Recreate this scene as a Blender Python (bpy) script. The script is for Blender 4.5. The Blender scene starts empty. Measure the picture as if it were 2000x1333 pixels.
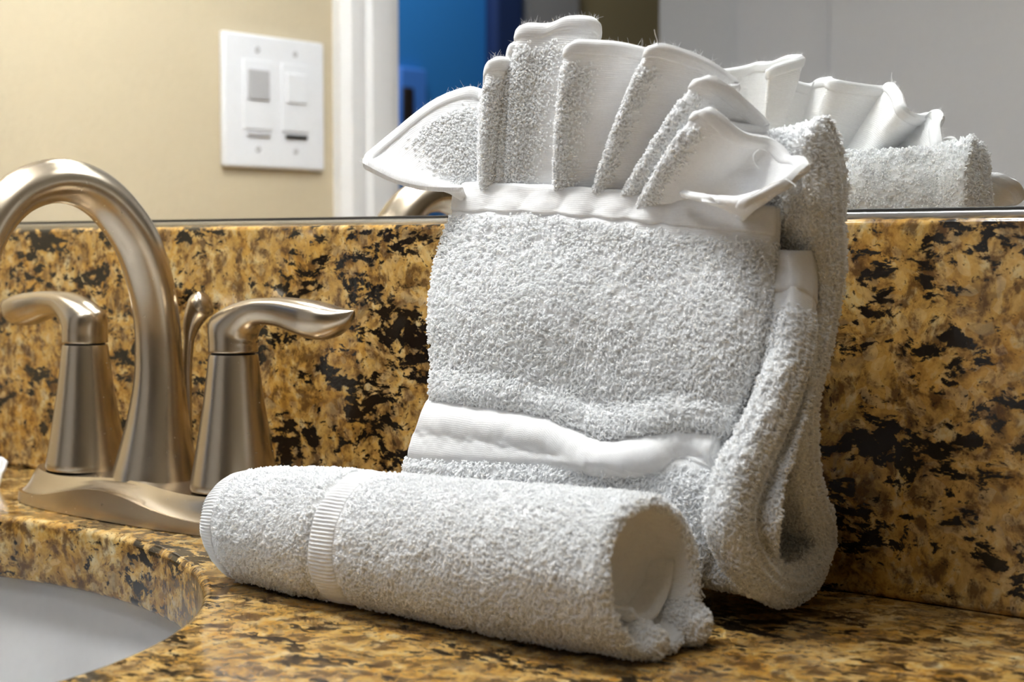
import bpy, bmesh, math
import numpy as np
from mathutils import Vector, Matrix

scene = bpy.context.scene
COL = scene.collection
rng = np.random.default_rng(7)

# ------------------------------------------------------------------ camera
CAM = np.array([0.5956, -0.4981, 0.12])
FPX = 3150.0
YAW = math.radians(39.5)
PITCH = math.atan(187.5 / FPX)
fw = np.array([-math.sin(YAW) * math.cos(PITCH), math.cos(YAW) * math.cos(PITCH), -math.sin(PITCH)])
rt = np.array([math.cos(YAW), math.sin(YAW), 0.0])
up = np.cross(rt, fw)
cd = bpy.data.cameras.new('camera')
cam = bpy.data.objects.new('camera', cd)
COL.objects.link(cam)
cam.location = CAM
cam.rotation_euler = (math.pi / 2 - PITCH, 0, YAW)
cd.sensor_width = 36.0
cd.lens = FPX * 36.0 / 2000.0
cd.clip_start = 0.01
cd.dof.use_dof = True
cd.dof.focus_distance = 0.60
cd.dof.aperture_fstop = 17.0
scene.camera = cam

# ------------------------------------------------------------------ world, light, exposure
w = bpy.data.worlds.new('world')
scene.world = w
w.use_nodes = True
w.node_tree.nodes['Background'].inputs[0].default_value = (1.0, 0.98, 0.95, 1)
w.node_tree.nodes['Background'].inputs[1].default_value = 0.2
vs = scene.view_settings
vs.view_transform = 'Standard'
vs.look = 'None'
vs.exposure = 0.26
vs.gamma = 1.0
vs.use_curve_mapping = False
BULB_POWER = 10.0
BULBS = [(-0.20, -0.17, 0.60), (0.0, -0.17, 0.60), (0.20, -0.17, 0.60)]
CEIL = 1.55


def area(name, loc, target, size, power, color=(1, 1, 1)):
    l = bpy.data.lights.new(name, 'AREA')
    l.shape = 'RECTANGLE'
    l.size, l.size_y = size
    l.energy = power
    l.color = color
    o = bpy.data.objects.new(name, l)
    COL.objects.link(o)
    o.location = loc
    o.rotation_euler = (Vector(target) - Vector(loc)).to_track_quat('-Z', 'Y').to_euler()
    return o


area('ceiling_fill', (0.35, -1.2, CEIL - 0.03), (0.35, -1.1, 0), (0.6, 0.6), 6.5, (0.92, 0.96, 1.0))  # unseen fill light, added to brighten the towel fronts
area('bedroom_fill', (-1.5, -1.6, 1.3), (-2.3, -2.3, 0.4), (0.5, 0.5), 9.0, (0.95, 0.97, 1.0))  # unseen fill light, added to brighten the bedroom walls in the mirror
for i, b in enumerate(BULBS):
    l = bpy.data.lights.new('vanity_bulb', 'POINT')
    l.energy = BULB_POWER / 3
    l.shadow_soft_size = 0.045
    l.color = (0.94, 0.97, 1.0)
    o = bpy.data.objects.new('vanity_bulb', l)
    COL.objects.link(o)
    o.location = b


scene.cycles.max_bounces = 16
scene.cycles.diffuse_bounces = 8


# ------------------------------------------------------------------ helpers
def at(u, v, **k):
    """point of the place seen at photograph pixel (u, v) on a plane x=, y= or z= (metres); arrays welcome"""
    (a, val), = k.items()
    i = 'xyz'.index(a)
    u, v, val = np.broadcast_arrays(np.asarray(u, float), np.asarray(v, float), np.asarray(val, float))
    d = fw * FPX + rt * (u[..., None] - 1000) + up * (666.5 - v[..., None])
    t = (val - CAM[i]) / d[..., i]
    return CAM + d * t[..., None]


def tag(o, label=None, cat=None, group=None, kind=None):
    if label: o['label'] = label
    if cat: o['category'] = cat
    if group: o['group'] = group
    if kind: o['kind'] = kind
    return o


def empty(name, loc=(0, 0, 0)):
    o = bpy.data.objects.new(name, None)
    o.empty_display_size = 0.02
    COL.objects.link(o)
    o.location = loc
    return o


def link(name, me, mat, parent=None, smooth=True):
    o = bpy.data.objects.new(name, me)
    COL.objects.link(o)
    if mat and not me.materials:
        for m in (mat if isinstance(mat, (list, tuple)) else [mat]):
            me.materials.append(m)
    if smooth:
        sm = np.ones(len(me.polygons), bool)
        if len(me.materials) > 1:
            idx = np.zeros(len(me.polygons), np.int32)
            me.polygons.foreach_get('material_index', idx)
            sm = idx == 0
        me.polygons.foreach_set('use_smooth', sm)
    if parent:
        o.parent = parent
        o.matrix_parent_inverse = Matrix.Translation(-Vector(parent.location))
    return o


def raw_mesh(name, V, Q, T=None, uv=None, mi=None):
    """numpy vertices, quads (n,4), tris (n,3)"""
    me = bpy.data.meshes.new(name)
    V = np.asarray(V, np.float32)
    Q = np.asarray(Q, np.int32).reshape(-1, 4)
    T = np.zeros((0, 3), np.int32) if T is None else np.asarray(T, np.int32).reshape(-1, 3)
    me.vertices.add(len(V))
    me.vertices.foreach_set('co', V.ravel())
    idx = np.concatenate([Q.ravel(), T.ravel()])
    me.loops.add(len(idx))
    me.loops.foreach_set('vertex_index', idx)
    tot = np.concatenate([np.full(len(Q), 4), np.full(len(T), 3)]).astype(np.int32)
    st = np.concatenate([[0], np.cumsum(tot)[:-1]]).astype(np.int32)
    me.polygons.add(len(tot))
    me.polygons.foreach_set('loop_start', st)
    me.polygons.foreach_set('loop_total', tot)
    if mi is not None:
        me.polygons.foreach_set('material_index', np.asarray(mi, np.int32))
    if uv is not None:
        l = me.uv_layers.new(name='UVMap')
        l.data.foreach_set('uv', np.asarray(uv, np.float32)[idx].ravel())
    me.update(calc_edges=True)
    me.validate()
    return me


def crs(P, n, closed=False):
    """Catmull-Rom through rows of P (k, ...) with n steps per span"""
    P = np.asarray(P, float)
    k = len(P)
    if closed:
        g = lambda i: P[i % k]
        spans = k
    else:
        ext = np.concatenate([[2 * P[0] - P[1]], P, [2 * P[-1] - P[-2]]])
        g = lambda i: ext[i + 1]
        spans = k - 1
    out = []
    for i in range(spans):
        p0, p1, p2, p3 = g(i - 1), g(i), g(i + 1), g(i + 2)
        for j in range(n):
            t = j / n
            out.append(0.5 * ((2 * p1) + (p2 - p0) * t + (2 * p0 - 5 * p1 + 4 * p2 - p3) * t * t + (3 * p1 - p0 - 3 * p2 + p3) * t ** 3))
    if not closed:
        out.append(g(spans))
    return np.array(out)


def resample(P, n):
    """n points evenly spaced along polyline P (k, d)"""
    P = np.asarray(P, float)
    s = np.concatenate([[0], np.cumsum(np.linalg.norm(np.diff(P[:, :3], axis=0), axis=1))])
    t = np.linspace(0, s[-1], n)
    return np.stack([np.interp(t, s, P[:, j]) for j in range(P.shape[1])], 1)


_ph = rng.uniform(0, 6.28, (40,))
_dr = rng.normal(size=(40, 3))
_dr /= np.linalg.norm(_dr, axis=1)[:, None]


def noise(P, scale, seed=0, octs=7):
    """smooth pseudo noise, about -1..1, feature size 'scale' metres"""
    s = np.zeros(P.shape[:-1])
    for i in range(octs):
        k = (i + seed * 5) % 40
        f = (1 + 0.23 * i) * 2.2 / scale
        s += np.sin(P @ _dr[k] * f + _ph[k] + 1.7 * np.sin(P @ _dr[(k + 3) % 40] * f * 0.61 + _ph[(k + 7) % 40]))
    return s / octs * 1.4


def grid_normals(P):
    du = np.gradient(P, axis=1)
    dv = np.gradient(P, axis=0)
    n = np.cross(du, dv)
    l = np.linalg.norm(n, axis=-1, keepdims=True)
    return n / np.maximum(l, 1e-12)


def box_blur(A, it=1):
    for _ in range(it):
        B = np.pad(A, ((1, 1), (1, 1), (0, 0)), mode='edge')
        A = (B[:-2, 1:-1] + B[2:, 1:-1] + B[1:-1, :-2] + B[1:-1, 2:] + 4 * B[1:-1, 1:-1]) / 8
    return A


def loops_geo(base, nrm, dirv, size, seed=1, thick=0.00029):
    """terry loops: bent tapering tufts rooted at base; returns V, Q, T"""
    r = np.random.default_rng(seed)
    n = len(base)
    K = 5
    t = np.linspace(0, 1, K)
    d = dirv - nrm * np.sum(dirv * nrm, 1, keepdims=True)
    d /= np.maximum(np.linalg.norm(d, axis=1, keepdims=True), 1e-9)
    b = np.cross(nrm, d)
    L = size * r.uniform(0.7, 1.35, n)
    h = size * r.uniform(0.5, 1.05, n)
    sw = r.normal(0, 0.35, n) * size
    rad = thick * r.uniform(0.8, 1.3, n)
    V = np.zeros((n, K, 4, 3))
    for k in range(K):
        tt = t[k]
        c = base - nrm * 0.0003 + d * (L * tt)[:, None] + nrm * (h * math.sin(tt * 2.35))[:, None] + b * (sw * tt * tt)[:, None]
        rk = rad * (0.9, 1.05, 1.1, 1.0, 0.45)[k]
        ca = math.cos(tt * 2.0)
        up_ = nrm * math.sin(0.6 + tt * 1.2) - d * ca
        up_ /= np.linalg.norm(up_, axis=1, keepdims=True)
        for q in range(4):
            a = 2 * math.pi * q / 4 + 0.5
            V[:, k, q] = c + rk[:, None] * (b * math.cos(a) + up_ * math.sin(a))
    V = V.reshape(-1, 3)
    off = (np.arange(n) * K * 4)[:, None, None]
    Q = []
    for k in range(K - 1):
        for q in range(4):
            q2 = (q + 1) % 4
            Q.append([k * 4 + q, k * 4 + q2, (k + 1) * 4 + q2, (k + 1) * 4 + q])
    Q = (np.array(Q)[None] + off).reshape(-1, 4)
    T = (np.array([[(K - 1) * 4, (K - 1) * 4 + 1, (K - 1) * 4 + 2], [(K - 1) * 4, (K - 1) * 4 + 2, (K - 1) * 4 + 3]])[None] + off).reshape(-1, 3)
    return V, Q, T


def scatter(P, N, M, density, size, seed, lean=(0, 0, -1), swirl=0.8, thick=0.00029):
    """terry loops over grid surface P with outward normals N where mask M (same grid) allows"""
    r = np.random.default_rng(seed)
    a = P[:-1, :-1]; b = P[:-1, 1:]; c = P[1:, :-1]; d = P[1:, 1:]
    ar = 0.5 * (np.linalg.norm(np.cross(b - a, c - a), axis=-1) + np.linalg.norm(np.cross(b - d, c - d), axis=-1))
    mk = 0.25 * (M[:-1, :-1] + M[:-1, 1:] + M[1:, :-1] + M[1:, 1:])
    wgt = (ar * np.clip(mk, 0, 1)).ravel()
    n = int(wgt.sum() * density)
    if n < 1:
        return None
    cell = r.choice(len(wgt), n, p=wgt / wgt.sum())
    i, j = np.divmod(cell, P.shape[1] - 1)
    u = r.random(n)[:, None]; v = r.random(n)[:, None]

    def bl(A):
        return A[i, j] * (1 - u) * (1 - v) + A[i, j + 1] * u * (1 - v) + A[i + 1, j] * (1 - u) * v + A[i + 1, j + 1] * u * v
    p = bl(P)
    nn = bl(N)
    nn /= np.maximum(np.linalg.norm(nn, axis=1, keepdims=True), 1e-9)
    flow = np.asarray(lean, float)[None] + swirl * np.stack([noise(p, 0.012, seed + 1), noise(p, 0.012, seed + 2), noise(p, 0.012, seed + 3)], 1)
    flow = flow + r.normal(0, 0.55, (n, 3))
    s = size * (0.75 + 0.5 * np.clip(bl(M[..., None])[:, 0], 0, 1))
    return loops_geo(p, nn, flow, s, seed, thick)


def merge(parts):
    Vs, Qs, Ts, o = [], [], [], 0
    for V, Q, T in parts:
        Vs.append(V); Qs.append(Q + o)
        Ts.append((T + o) if T is not None and len(T) else np.zeros((0, 3), int))
        o += len(V)
    return np.concatenate(Vs), np.concatenate(Qs), np.concatenate(Ts)


def grid_faces(nr, nc, flip=False, wrap=False, o=0):
    idx = np.arange(nr * nc).reshape(nr, nc)
    if wrap:
        idx = np.concatenate([idx, idx[:, :1]], 1)
    a = idx[:-1, :-1].ravel(); b = idx[:-1, 1:].ravel(); c = idx[1:, 1:].ravel(); d = idx[1:, :-1].ravel()
    Q = np.stack([a, d, c, b] if flip else [a, b, c, d], 1)
    return Q + o


def cloth(name, P, t, mat, parent, mask_f=None, mask_b=None, density=1.2e6, size=0.0011, seed=1, lean=(0, 0, -1),
          swirl=0.8, edge=1.0, wob=0.0003, extra=None, thick=0.00029, flip=False):
    """thick sheet of towelling around the mid surface P (rows, cols, 3): rounded edges, two faces, loops on the masked areas"""
    nr, nc = P.shape[:2]
    sg = -1.0 if flip else 1.0
    N = grid_normals(box_blur(P, 2)) * sg
    t = np.broadcast_to(np.asarray(t, float), (nr, nc)).copy()
    # distance to the border of the sheet
    su = np.concatenate([np.zeros((nr, 1)), np.cumsum(np.linalg.norm(np.diff(P, axis=1), axis=-1), 1)], 1)
    sv = np.concatenate([np.zeros((1, nc)), np.cumsum(np.linalg.norm(np.diff(P, axis=0), axis=-1), 0)], 0)
    du = np.minimum(su, su[:, -1:] - su)
    dv = np.minimum(sv, sv[-1:] - sv)
    e = np.clip(np.minimum(du, dv) / (t * 0.5 * edge), 0, 1)
    prof = np.sqrt(np.clip(1 - (1 - e) ** 2, 0, 1))
    hh = (t * 0.5 * prof)[..., None]
    wv = wob * (noise(P, 0.006, seed) + 0.6 * noise(P, 0.0025, seed + 3))[..., None] * np.clip(prof[..., None] * 1.5, 0, 1)
    F = P + N * (hh + wv)
    B = P - N * (hh + wv * 0.7)
    uv1 = np.stack([su, sv], -1).reshape(-1, 2)
    parts = [(F.reshape(-1, 3), grid_faces(nr, nc, flip), None), (B.reshape(-1, 3), grid_faces(nr, nc, not flip), None)]
    nb = 2 * nr * nc
    nq = 0
    NF = grid_normals(F) * sg; NB = -grid_normals(B) * sg
    npl = 0
    NF = np.where((prof > 0.25)[..., None], NF, N); NB = np.where((prof > 0.25)[..., None], NB, -N)
    for (S, NN, mk, sd) in ((F, NF, mask_f, seed), (B, NB, mask_b, seed + 50)):
        if mk is not None:
            g = scatter(S, NN, mk, density, size, sd, lean, swirl, thick)
            if g: parts.append(g)
    if extra:
        parts += extra
    V, Q, T = merge(parts)
    mi = np.zeros(len(Q) + len(T), int)
    mi[2 * (nr - 1) * (nc - 1):] = 1
    uv = np.zeros((len(V), 2))
    uv[:nr * nc] = uv1; uv[nr * nc:nb] = uv1 + 0.37
    uv[nb:] = (V[nb:, :2] * 3)
    me = raw_mesh(name, V, Q, T, uv, mi)
    o = link(name, me, [mat, PILE], parent)
    return o, F, B, NF


def tube(path, radii, n=10, flat=None, upv=(0, 0, 1)):
    """V,Q,T of a capped tube along path (k,3); flat = optional (a,b) scale arrays of the section"""
    path = np.asarray(path, float)
    k = len(path)
    tan = np.gradient(path, axis=0)
    tan /= np.maximum(np.linalg.norm(tan, axis=1, keepdims=True), 1e-12)
    upv = np.asarray(upv, float)
    s = np.cross(tan, upv)
    s /= np.maximum(np.linalg.norm(s, axis=1, keepdims=True), 1e-9)
    q = np.cross(s, tan)
    a = np.linspace(0, 2 * math.pi, n, endpoint=False)
    radii = np.broadcast_to(radii, (k,))
    V = path[:, None] + radii[:, None, None] * (np.cos(a)[None, :, None] * s[:, None] + np.sin(a)[None, :, None] * q[:, None])
    V = V.reshape(-1, 3)
    Q = grid_faces(k, n, True, True)
    c = len(V)
    V = np.concatenate([V, path[:1], path[-1:]])
    T = [[c, i, (i + 1) % n] for i in range(n)] + [[c + 1, (k - 1) * n + (i + 1) % n, (k - 1) * n + i] for i in range(n)]
    return V, Q, np.array(T)


def loft(name, rings, mat, parent=None, cap0=True, cap1=True, flip=False):
    """rings (k, n, 3), closed around; n-gon style centre-fan caps"""
    R = np.asarray(rings, float)
    k, n = R.shape[:2]
    V = R.reshape(-1, 3)
    Q = grid_faces(k, n, flip, True)
    T = []
    if cap0:
        c = len(V); V = np.concatenate([V, R[:1].mean(1)])
        T += [[c, (i + 1) % n, i] if not flip else [c, i, (i + 1) % n] for i in range(n)]
    if cap1:
        c = len(V); V = np.concatenate([V, R[-1:].mean(1)])
        o = (k - 1) * n
        T += [[c, o + i, o + (i + 1) % n] if not flip else [c, o + (i + 1) % n, o + i] for i in range(n)]
    me = raw_mesh(name, V, Q, np.array(T) if T else None)
    bm = bmesh.new(); bm.from_mesh(me)
    bmesh.ops.recalc_face_normals(bm, faces=bm.faces)
    bm.to_mesh(me); bm.free()
    return link(name, me, mat, parent)


def lathe(name, prof, origin, mat, parent=None, n=64):
    a = np.linspace(0, 2 * math.pi, n, endpoint=False)
    prof = np.asarray(prof, float)
    R = np.stack([np.stack([origin[0] + r * np.cos(a), origin[1] + r * np.sin(a), np.full(n, origin[2] + z)], 1) for r, z in prof])
    return loft(name, R, mat, parent)


def box(name, lo, hi, mat, parent=None, bev=0.0, seg=3):
    bm = bmesh.new()
    bmesh.ops.create_cube(bm, size=1)
    lo, hi = Vector(lo), Vector(hi)
    for v in bm.verts:
        v.co = Vector([(lo[i] + hi[i]) / 2 + v.co[i] * (hi[i] - lo[i]) for i in range(3)])
    if bev:
        bmesh.ops.bevel(bm, geom=list(bm.edges), offset=bev, segments=seg, profile=0.5, affect='EDGES')
    me = bpy.data.meshes.new(name)
    bm.to_mesh(me); bm.free()
    o = link(name, me, mat, parent, smooth=False)
    if bev:
        me.polygons.foreach_set('use_smooth', np.array([p.area < 4 * bev * max((hi - lo)) for p in me.polygons]))
    return o


def fix_smooth(o, ang=35):
    bpy.context.view_layer.objects.active = o
    o.data.set_sharp_from_angle(angle=math.radians(ang))


# ------------------------------------------------------------------ materials
def mat_new(name):
    m = bpy.data.materials.new(name)
    m.use_nodes = True
    nt = m.node_tree
    return m, nt, nt.nodes['Principled BSDF']


def nd(nt, typ, **kw):
    n = nt.nodes.new(typ)
    for k, v in kw.items():
        if k.startswith('i_'):
            n.inputs[k[2:].replace('_', ' ')].default_value = v
        else:
            setattr(n, k, v)
    return n


def ramp(nt, stops, interp='LINEAR'):
    r = nt.nodes.new('ShaderNodeValToRGB')
    r.color_ramp.interpolation = interp
    e = r.color_ramp.elements
    while len(e) < len(stops):
        e.new(0.5)
    for k, (p, c) in enumerate(stops):
        e[k].position = p
        e[k].color = (*c, 1) if len(c) == 3 else c
    return r


def srgb(r, g, b):
    f = lambda c: (c / 255 / 12.92) if c / 255 <= 0.04045 else ((c / 255 + 0.055) / 1.055) ** 2.4
    return (f(r), f(g), f(b))


def plain(name, col, rough=0.5, metal=0.0, bump=0.0, bscale=200.0, spec=0.5):
    m, nt, p = mat_new(name)
    n = nd(nt, 'ShaderNodeTexNoise', i_Scale=bscale, i_Detail=4.0)
    tc = nd(nt, 'ShaderNodeTexCoord')
    nt.links.new(tc.outputs['Object'], n.inputs['Vector'])
    mx = nd(nt, 'ShaderNodeMixRGB', blend_type='MIX')
    mx.inputs[1].default_value = (*[c * 0.96 for c in col], 1)
    mx.inputs[2].default_value = (*[min(1, c * 1.04) for c in col], 1)
    nt.links.new(n.outputs['Fac'], mx.inputs[0])
    nt.links.new(mx.outputs[0], p.inputs['Base Color'])
    p.inputs['Roughness'].default_value = rough
    p.inputs['Metallic'].default_value = metal
    p.inputs['Specular IOR Level'].default_value = spec
    if bump:
        b = nd(nt, 'ShaderNodeBump', i_Strength=bump, i_Distance=0.002)
        nt.links.new(n.outputs['Fac'], b.inputs['Height'])
        nt.links.new(b.outputs[0], p.inputs['Normal'])
    return m


def make_granite():
    m, nt, p = mat_new('granite')
    L = nt.links.new
    tc = nd(nt, 'ShaderNodeTexCoord')
    wn = nd(nt, 'ShaderNodeTexNoise', i_Scale=45.0, i_Detail=3.0)
    L(tc.outputs['Object'], wn.inputs['Vector'])
    sub = nd(nt, 'ShaderNodeVectorMath', operation='SUBTRACT'); sub.inputs[1].default_value = (0.5, 0.5, 0.5)
    L(wn.outputs['Color'], sub.inputs[0])
    sc = nd(nt, 'ShaderNodeVectorMath', operation='SCALE'); sc.inputs['Scale'].default_value = 0.012
    L(sub.outputs[0], sc.inputs[0])
    add = nd(nt, 'ShaderNodeVectorMath', operation='ADD')
    L(tc.outputs['Object'], add.inputs[0]); L(sc.outputs[0], add.inputs[1])
    W = add.outputs[0]
    # broad colour drift: brown / gold / cream / grey
    n1 = nd(nt, 'ShaderNodeTexNoise', i_Scale=92.0, i_Detail=8.0, i_Roughness=0.66)
    L(W, n1.inputs['Vector'])
    r1 = ramp(nt, [(0.31, srgb(58, 40, 20)), (0.41, srgb(108, 76, 32)), (0.48, srgb(168, 126, 54)), (0.55, srgb(194, 152, 74)), (0.61, srgb(200, 176, 122)), (0.70, srgb(206, 194, 160)), (0.8, srgb(160, 152, 136))])
    L(n1.outputs['Fac'], r1.inputs[0])
    n0 = nd(nt, 'ShaderNodeTexNoise', i_Scale=30.0, i_Detail=3.0)
    L(W, n0.inputs['Vector'])
    r0 = ramp(nt, [(0.35, srgb(176, 122, 40)), (0.5, srgb(168, 136, 78)), (0.65, srgb(196, 172, 126))])
    L(n0.outputs['Fac'], r0.inputs[0])
    m0 = nd(nt, 'ShaderNodeMixRGB'); m0.inputs[0].default_value = 0.30
    L(r1.outputs[0], m0.inputs[1]); L(r0.outputs[0], m0.inputs[2])
    # crystals
    vo = nd(nt, 'ShaderNodeTexVoronoi', i_Scale=260.0, i_Randomness=1.0)
    L(W, vo.inputs['Vector'])
    sv = nd(nt, 'ShaderNodeSeparateColor')
    L(vo.outputs['Color'], sv.inputs[0])
    rc = ramp(nt, [(0.0, srgb(112, 80, 34)), (0.35, srgb(168, 128, 60)), (0.62, srgb(140, 118, 74)), (0.85, srgb(208, 190, 150)), (1.0, srgb(120, 110, 94))])
    L(sv.outputs[0], rc.inputs[0])
    m1 = nd(nt, 'ShaderNodeMixRGB'); m1.inputs[0].default_value = 0.22
    L(m0.outputs[0], m1.inputs[1]); L(rc.outputs[0], m1.inputs[2])
    # rusty brown clouds
    n2 = nd(nt, 'ShaderNodeTexNoise', i_Scale=120.0, i_Detail=6.0, i_Roughness=0.68)
    mp2 = nd(nt, 'ShaderNodeMapping'); mp2.inputs['Location'].default_value = (3.1, 1.7, 5.0)
    L(W, mp2.inputs[0]); L(mp2.outputs[0], n2.inputs['Vector'])
    r2 = ramp(nt, [(0.48, (0, 0, 0)), (0.60, (0.85, 0.85, 0.85))])
    L(n2.outputs['Fac'], r2.inputs[0])
    m2 = nd(nt, 'ShaderNodeMixRGB'); m2.inputs[2].default_value = (*srgb(74, 48, 24), 1)
    L(r2.outputs[0], m2.inputs[0]); L(m1.outputs[0], m2.inputs[1])
    # black mica flecks, gathered in drifting bands
    mp3 = nd(nt, 'ShaderNodeMapping'); mp3.inputs['Rotation'].default_value = (0.3, 0.5, 0.35); mp3.inputs['Scale'].default_value = (0.62, 1.25, 1.25)
    L(W, mp3.inputs[0])
    n3 = nd(nt, 'ShaderNodeTexNoise', i_Scale=185.0, i_Detail=7.0, i_Roughness=0.66)
    L(mp3.outputs[0], n3.inputs['Vector'])
    n4 = nd(nt, 'ShaderNodeTexNoise', i_Scale=40.0, i_Detail=3.0)
    L(mp3.outputs[0], n4.inputs['Vector'])
    ma = nd(nt, 'ShaderNodeMath', operation='MULTIPLY_ADD'); ma.inputs[1].default_value = 0.70
    L(n4.outputs['Fac'], ma.inputs[0]); L(n3.outputs['Fac'], ma.inputs[2])
    r3 = ramp(nt, [(0.905, (0, 0, 0)), (0.945, (1, 1, 1))])
    L(ma.outputs[0], r3.inputs[0])
    m3 = nd(nt, 'ShaderNodeMixRGB'); m3.inputs[2].default_value = (*srgb(24, 18, 13), 1)
    L(r3.outputs[0], m3.inputs[0]); L(m2.outputs[0], m3.inputs[1])
    # fine black pepper
    mp5 = nd(nt, 'ShaderNodeMapping'); mp5.inputs['Location'].default_value = (7.3, 2.2, 9.1)
    L(W, mp5.inputs[0])
    n5 = nd(nt, 'ShaderNodeTexNoise', i_Scale=430.0, i_Detail=3.0, i_Roughness=0.6)
    L(mp5.outputs[0], n5.inputs['Vector'])
    r4 = ramp(nt, [(0.62, (0, 0, 0)), (0.68, (0.85, 0.85, 0.85))])
    L(n5.outputs['Fac'], r4.inputs[0])
    m4 = nd(nt, 'ShaderNodeMixRGB'); m4.inputs[2].default_value = (*srgb(44, 32, 20), 1)
    L(r4.outputs[0], m4.inputs[0]); L(m3.outputs[0], m4.inputs[1])
    L(m4.outputs[0], p.inputs['Base Color'])
    p.inputs['Roughness'].default_value = 0.12
    p.inputs['Specular IOR Level'].default_value = 0.5
    nb = nd(nt, 'ShaderNodeTexNoise', i_Scale=300.0, i_Detail=3.0)
    L(tc.outputs['Object'], nb.inputs['Vector'])
    bp = nd(nt, 'ShaderNodeBump', i_Strength=0.10, i_Distance=0.0006)
    L(nb.outputs['Fac'], bp.inputs['Height']); L(bp.outputs[0], p.inputs['Normal'])
    return m


def make_towel(name, weave=0.35, rib=False, alb=0.83):
    m, nt, p = mat_new(name)
    L = nt.links.new
    uv = nd(nt, 'ShaderNodeUVMap')
    tc = nd(nt, 'ShaderNodeTexCoord')
    n = nd(nt, 'ShaderNodeTexNoise', i_Scale=900.0, i_Detail=4.0, i_Roughness=0.7)
    L(tc.outputs['Object'], n.inputs['Vector'])
    w1 = nd(nt, 'ShaderNodeTexWave', i_Scale=(240.0 if rib else 420.0), i_Distortion=1.2, i_Detail=2.0)
    w1.bands_direction = 'Y'
    L(uv.outputs[0], w1.inputs['Vector'])
    ad = nd(nt, 'ShaderNodeMath', operation='MULTIPLY_ADD'); ad.inputs[1].default_value = 1.2 if rib else 0.45
    L(w1.outputs['Fac'], ad.inputs[0]); L(n.outputs['Fac'], ad.inputs[2])
    b = nd(nt, 'ShaderNodeBump', i_Strength=weave, i_Distance=0.0004)
    L(ad.outputs[0], b.inputs['Height']); L(b.outputs[0], p.inputs['Normal'])
    rp = ramp(nt, [(0.3, (alb - 0.03, alb - 0.025, alb - 0.022)), (0.7, (alb + 0.015, alb + 0.02, alb + 0.023))])
    L(n.outputs['Fac'], rp.inputs[0]); L(rp.outputs[0], p.inputs['Base Color'])
    p.inputs['Roughness'].default_value = 0.95
    p.inputs['Specular IOR Level'].default_value = 0.25
    p.inputs['Sheen Weight'].default_value = 0.15
    p.inputs['Sheen Roughness'].default_value = 0.5
    return m


def make_nickel():
    m, nt, p = mat_new('brushed_nickel')
    L = nt.links.new
    tc = nd(nt, 'ShaderNodeTexCoord')
    mp = nd(nt, 'ShaderNodeMapping'); mp.inputs['Scale'].default_value = (500, 500, 500)
    L(tc.outputs['Object'], mp.inputs[0])
    n = nd(nt, 'ShaderNodeTexNoise', i_Scale=1.0, i_Detail=3.0)
    L(mp.outputs[0], n.inputs['Vector'])
    rr = nd(nt, 'ShaderNodeMapRange'); rr.inputs['To Min'].default_value = 0.268; rr.inputs['To Max'].default_value = 0.276
    L(n.outputs['Fac'], rr.inputs['Value']); L(rr.outputs[0], p.inputs['Roughness'])
    p.inputs['Base Color'].default_value = (*srgb(192, 179, 160), 1)
    p.inputs['Metallic'].default_value = 1.0
    return m


def make_pile():
    m, nt, p = mat_new('white_terry_loops')
    nt.nodes.remove(p)
    L = nt.links.new
    out = [n for n in nt.nodes if n.type == 'OUTPUT_MATERIAL'][0]
    tc = nd(nt, 'ShaderNodeTexCoord')
    n = nd(nt, 'ShaderNodeTexNoise', i_Scale=400.0)
    L(tc.outputs['Object'], n.inputs['Vector'])
    rp = ramp(nt, [(0.3, (0.948, 0.953, 0.957)), (0.7, (0.970, 0.974, 0.978))])
    L(n.outputs['Fac'], rp.inputs[0])
    d = nd(nt, 'ShaderNodeBsdfDiffuse'); t = nd(nt, 'ShaderNodeBsdfTranslucent')
    mx = nd(nt, 'ShaderNodeMixShader'); mx.inputs[0].default_value = 0.42
    L(rp.outputs[0], d.inputs[0]); L(rp.outputs[0], t.inputs[0])
    L(d.outputs[0], mx.inputs[1]); L(t.outputs[0], mx.inputs[2]); L(mx.outputs[0], out.inputs[0])
    return m


PILE = make_pile()
GRANITE = make_granite()
TOWEL = make_towel('white_terry')
HEM = make_towel('white_woven_hem', 0.14, alb=0.76)
NICKEL = make_nickel()
GAP = plain('dark_gap', (0.01, 0.009, 0.008), 0.6)
TAN = plain('tan_wall_paint', srgb(193, 180, 153), 0.7, bump=0.25, bscale=160)
WHITE = plain('white_trim_paint', srgb(226, 226, 226), 0.35)
DOORW = plain('white_door_paint', srgb(222, 222, 224), 0.45)
CEILM = plain('ceiling_paint', srgb(235, 232, 226), 0.9)
FLOORM = plain('beige_tile', srgb(170, 150, 125), 0.4)
PORC = plain('white_porcelain', srgb(190, 191, 192), 0.12)
PLATE = plain('white_plastic', srgb(226, 228, 232), 0.3)
SLOT = plain('grey_plastic', srgb(176, 176, 178), 0.35)
BLUE = plain('blue_wall_paint', srgb(44, 128, 200), 0.6)
NAVY = plain('navy_fabric', srgb(16, 44, 92), 0.8)
PALEB = plain('light_blue_plastic', srgb(70, 130, 215), 0.5)
OLIVE = plain('olive_wall_paint', srgb(160, 146, 108), 0.8)
GREYP = plain('grey_paint', srgb(160, 158, 156), 0.6)
DARKW = plain('dark_wood', srgb(34, 26, 24), 0.5)
CHROME = plain('mirror_channel_metal', srgb(190, 190, 190), 0.25, 1.0)
BLK = plain('black_mirror_edge', srgb(26, 24, 22), 0.5)
mm, _nt, _p = mat_new('mirror_silver')
_p.inputs['Base Color'].default_value = (0.93, 0.94, 0.935, 1)
_p.inputs['Metallic'].default_value = 1.0
_p.inputs['Roughness'].default_value = 0.004
MIRROR = mm
ge, _nt, _p = mat_new('frosted_glass_lit')
_p.inputs['Base Color'].default_value = (0.95, 0.94, 0.9, 1)
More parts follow.
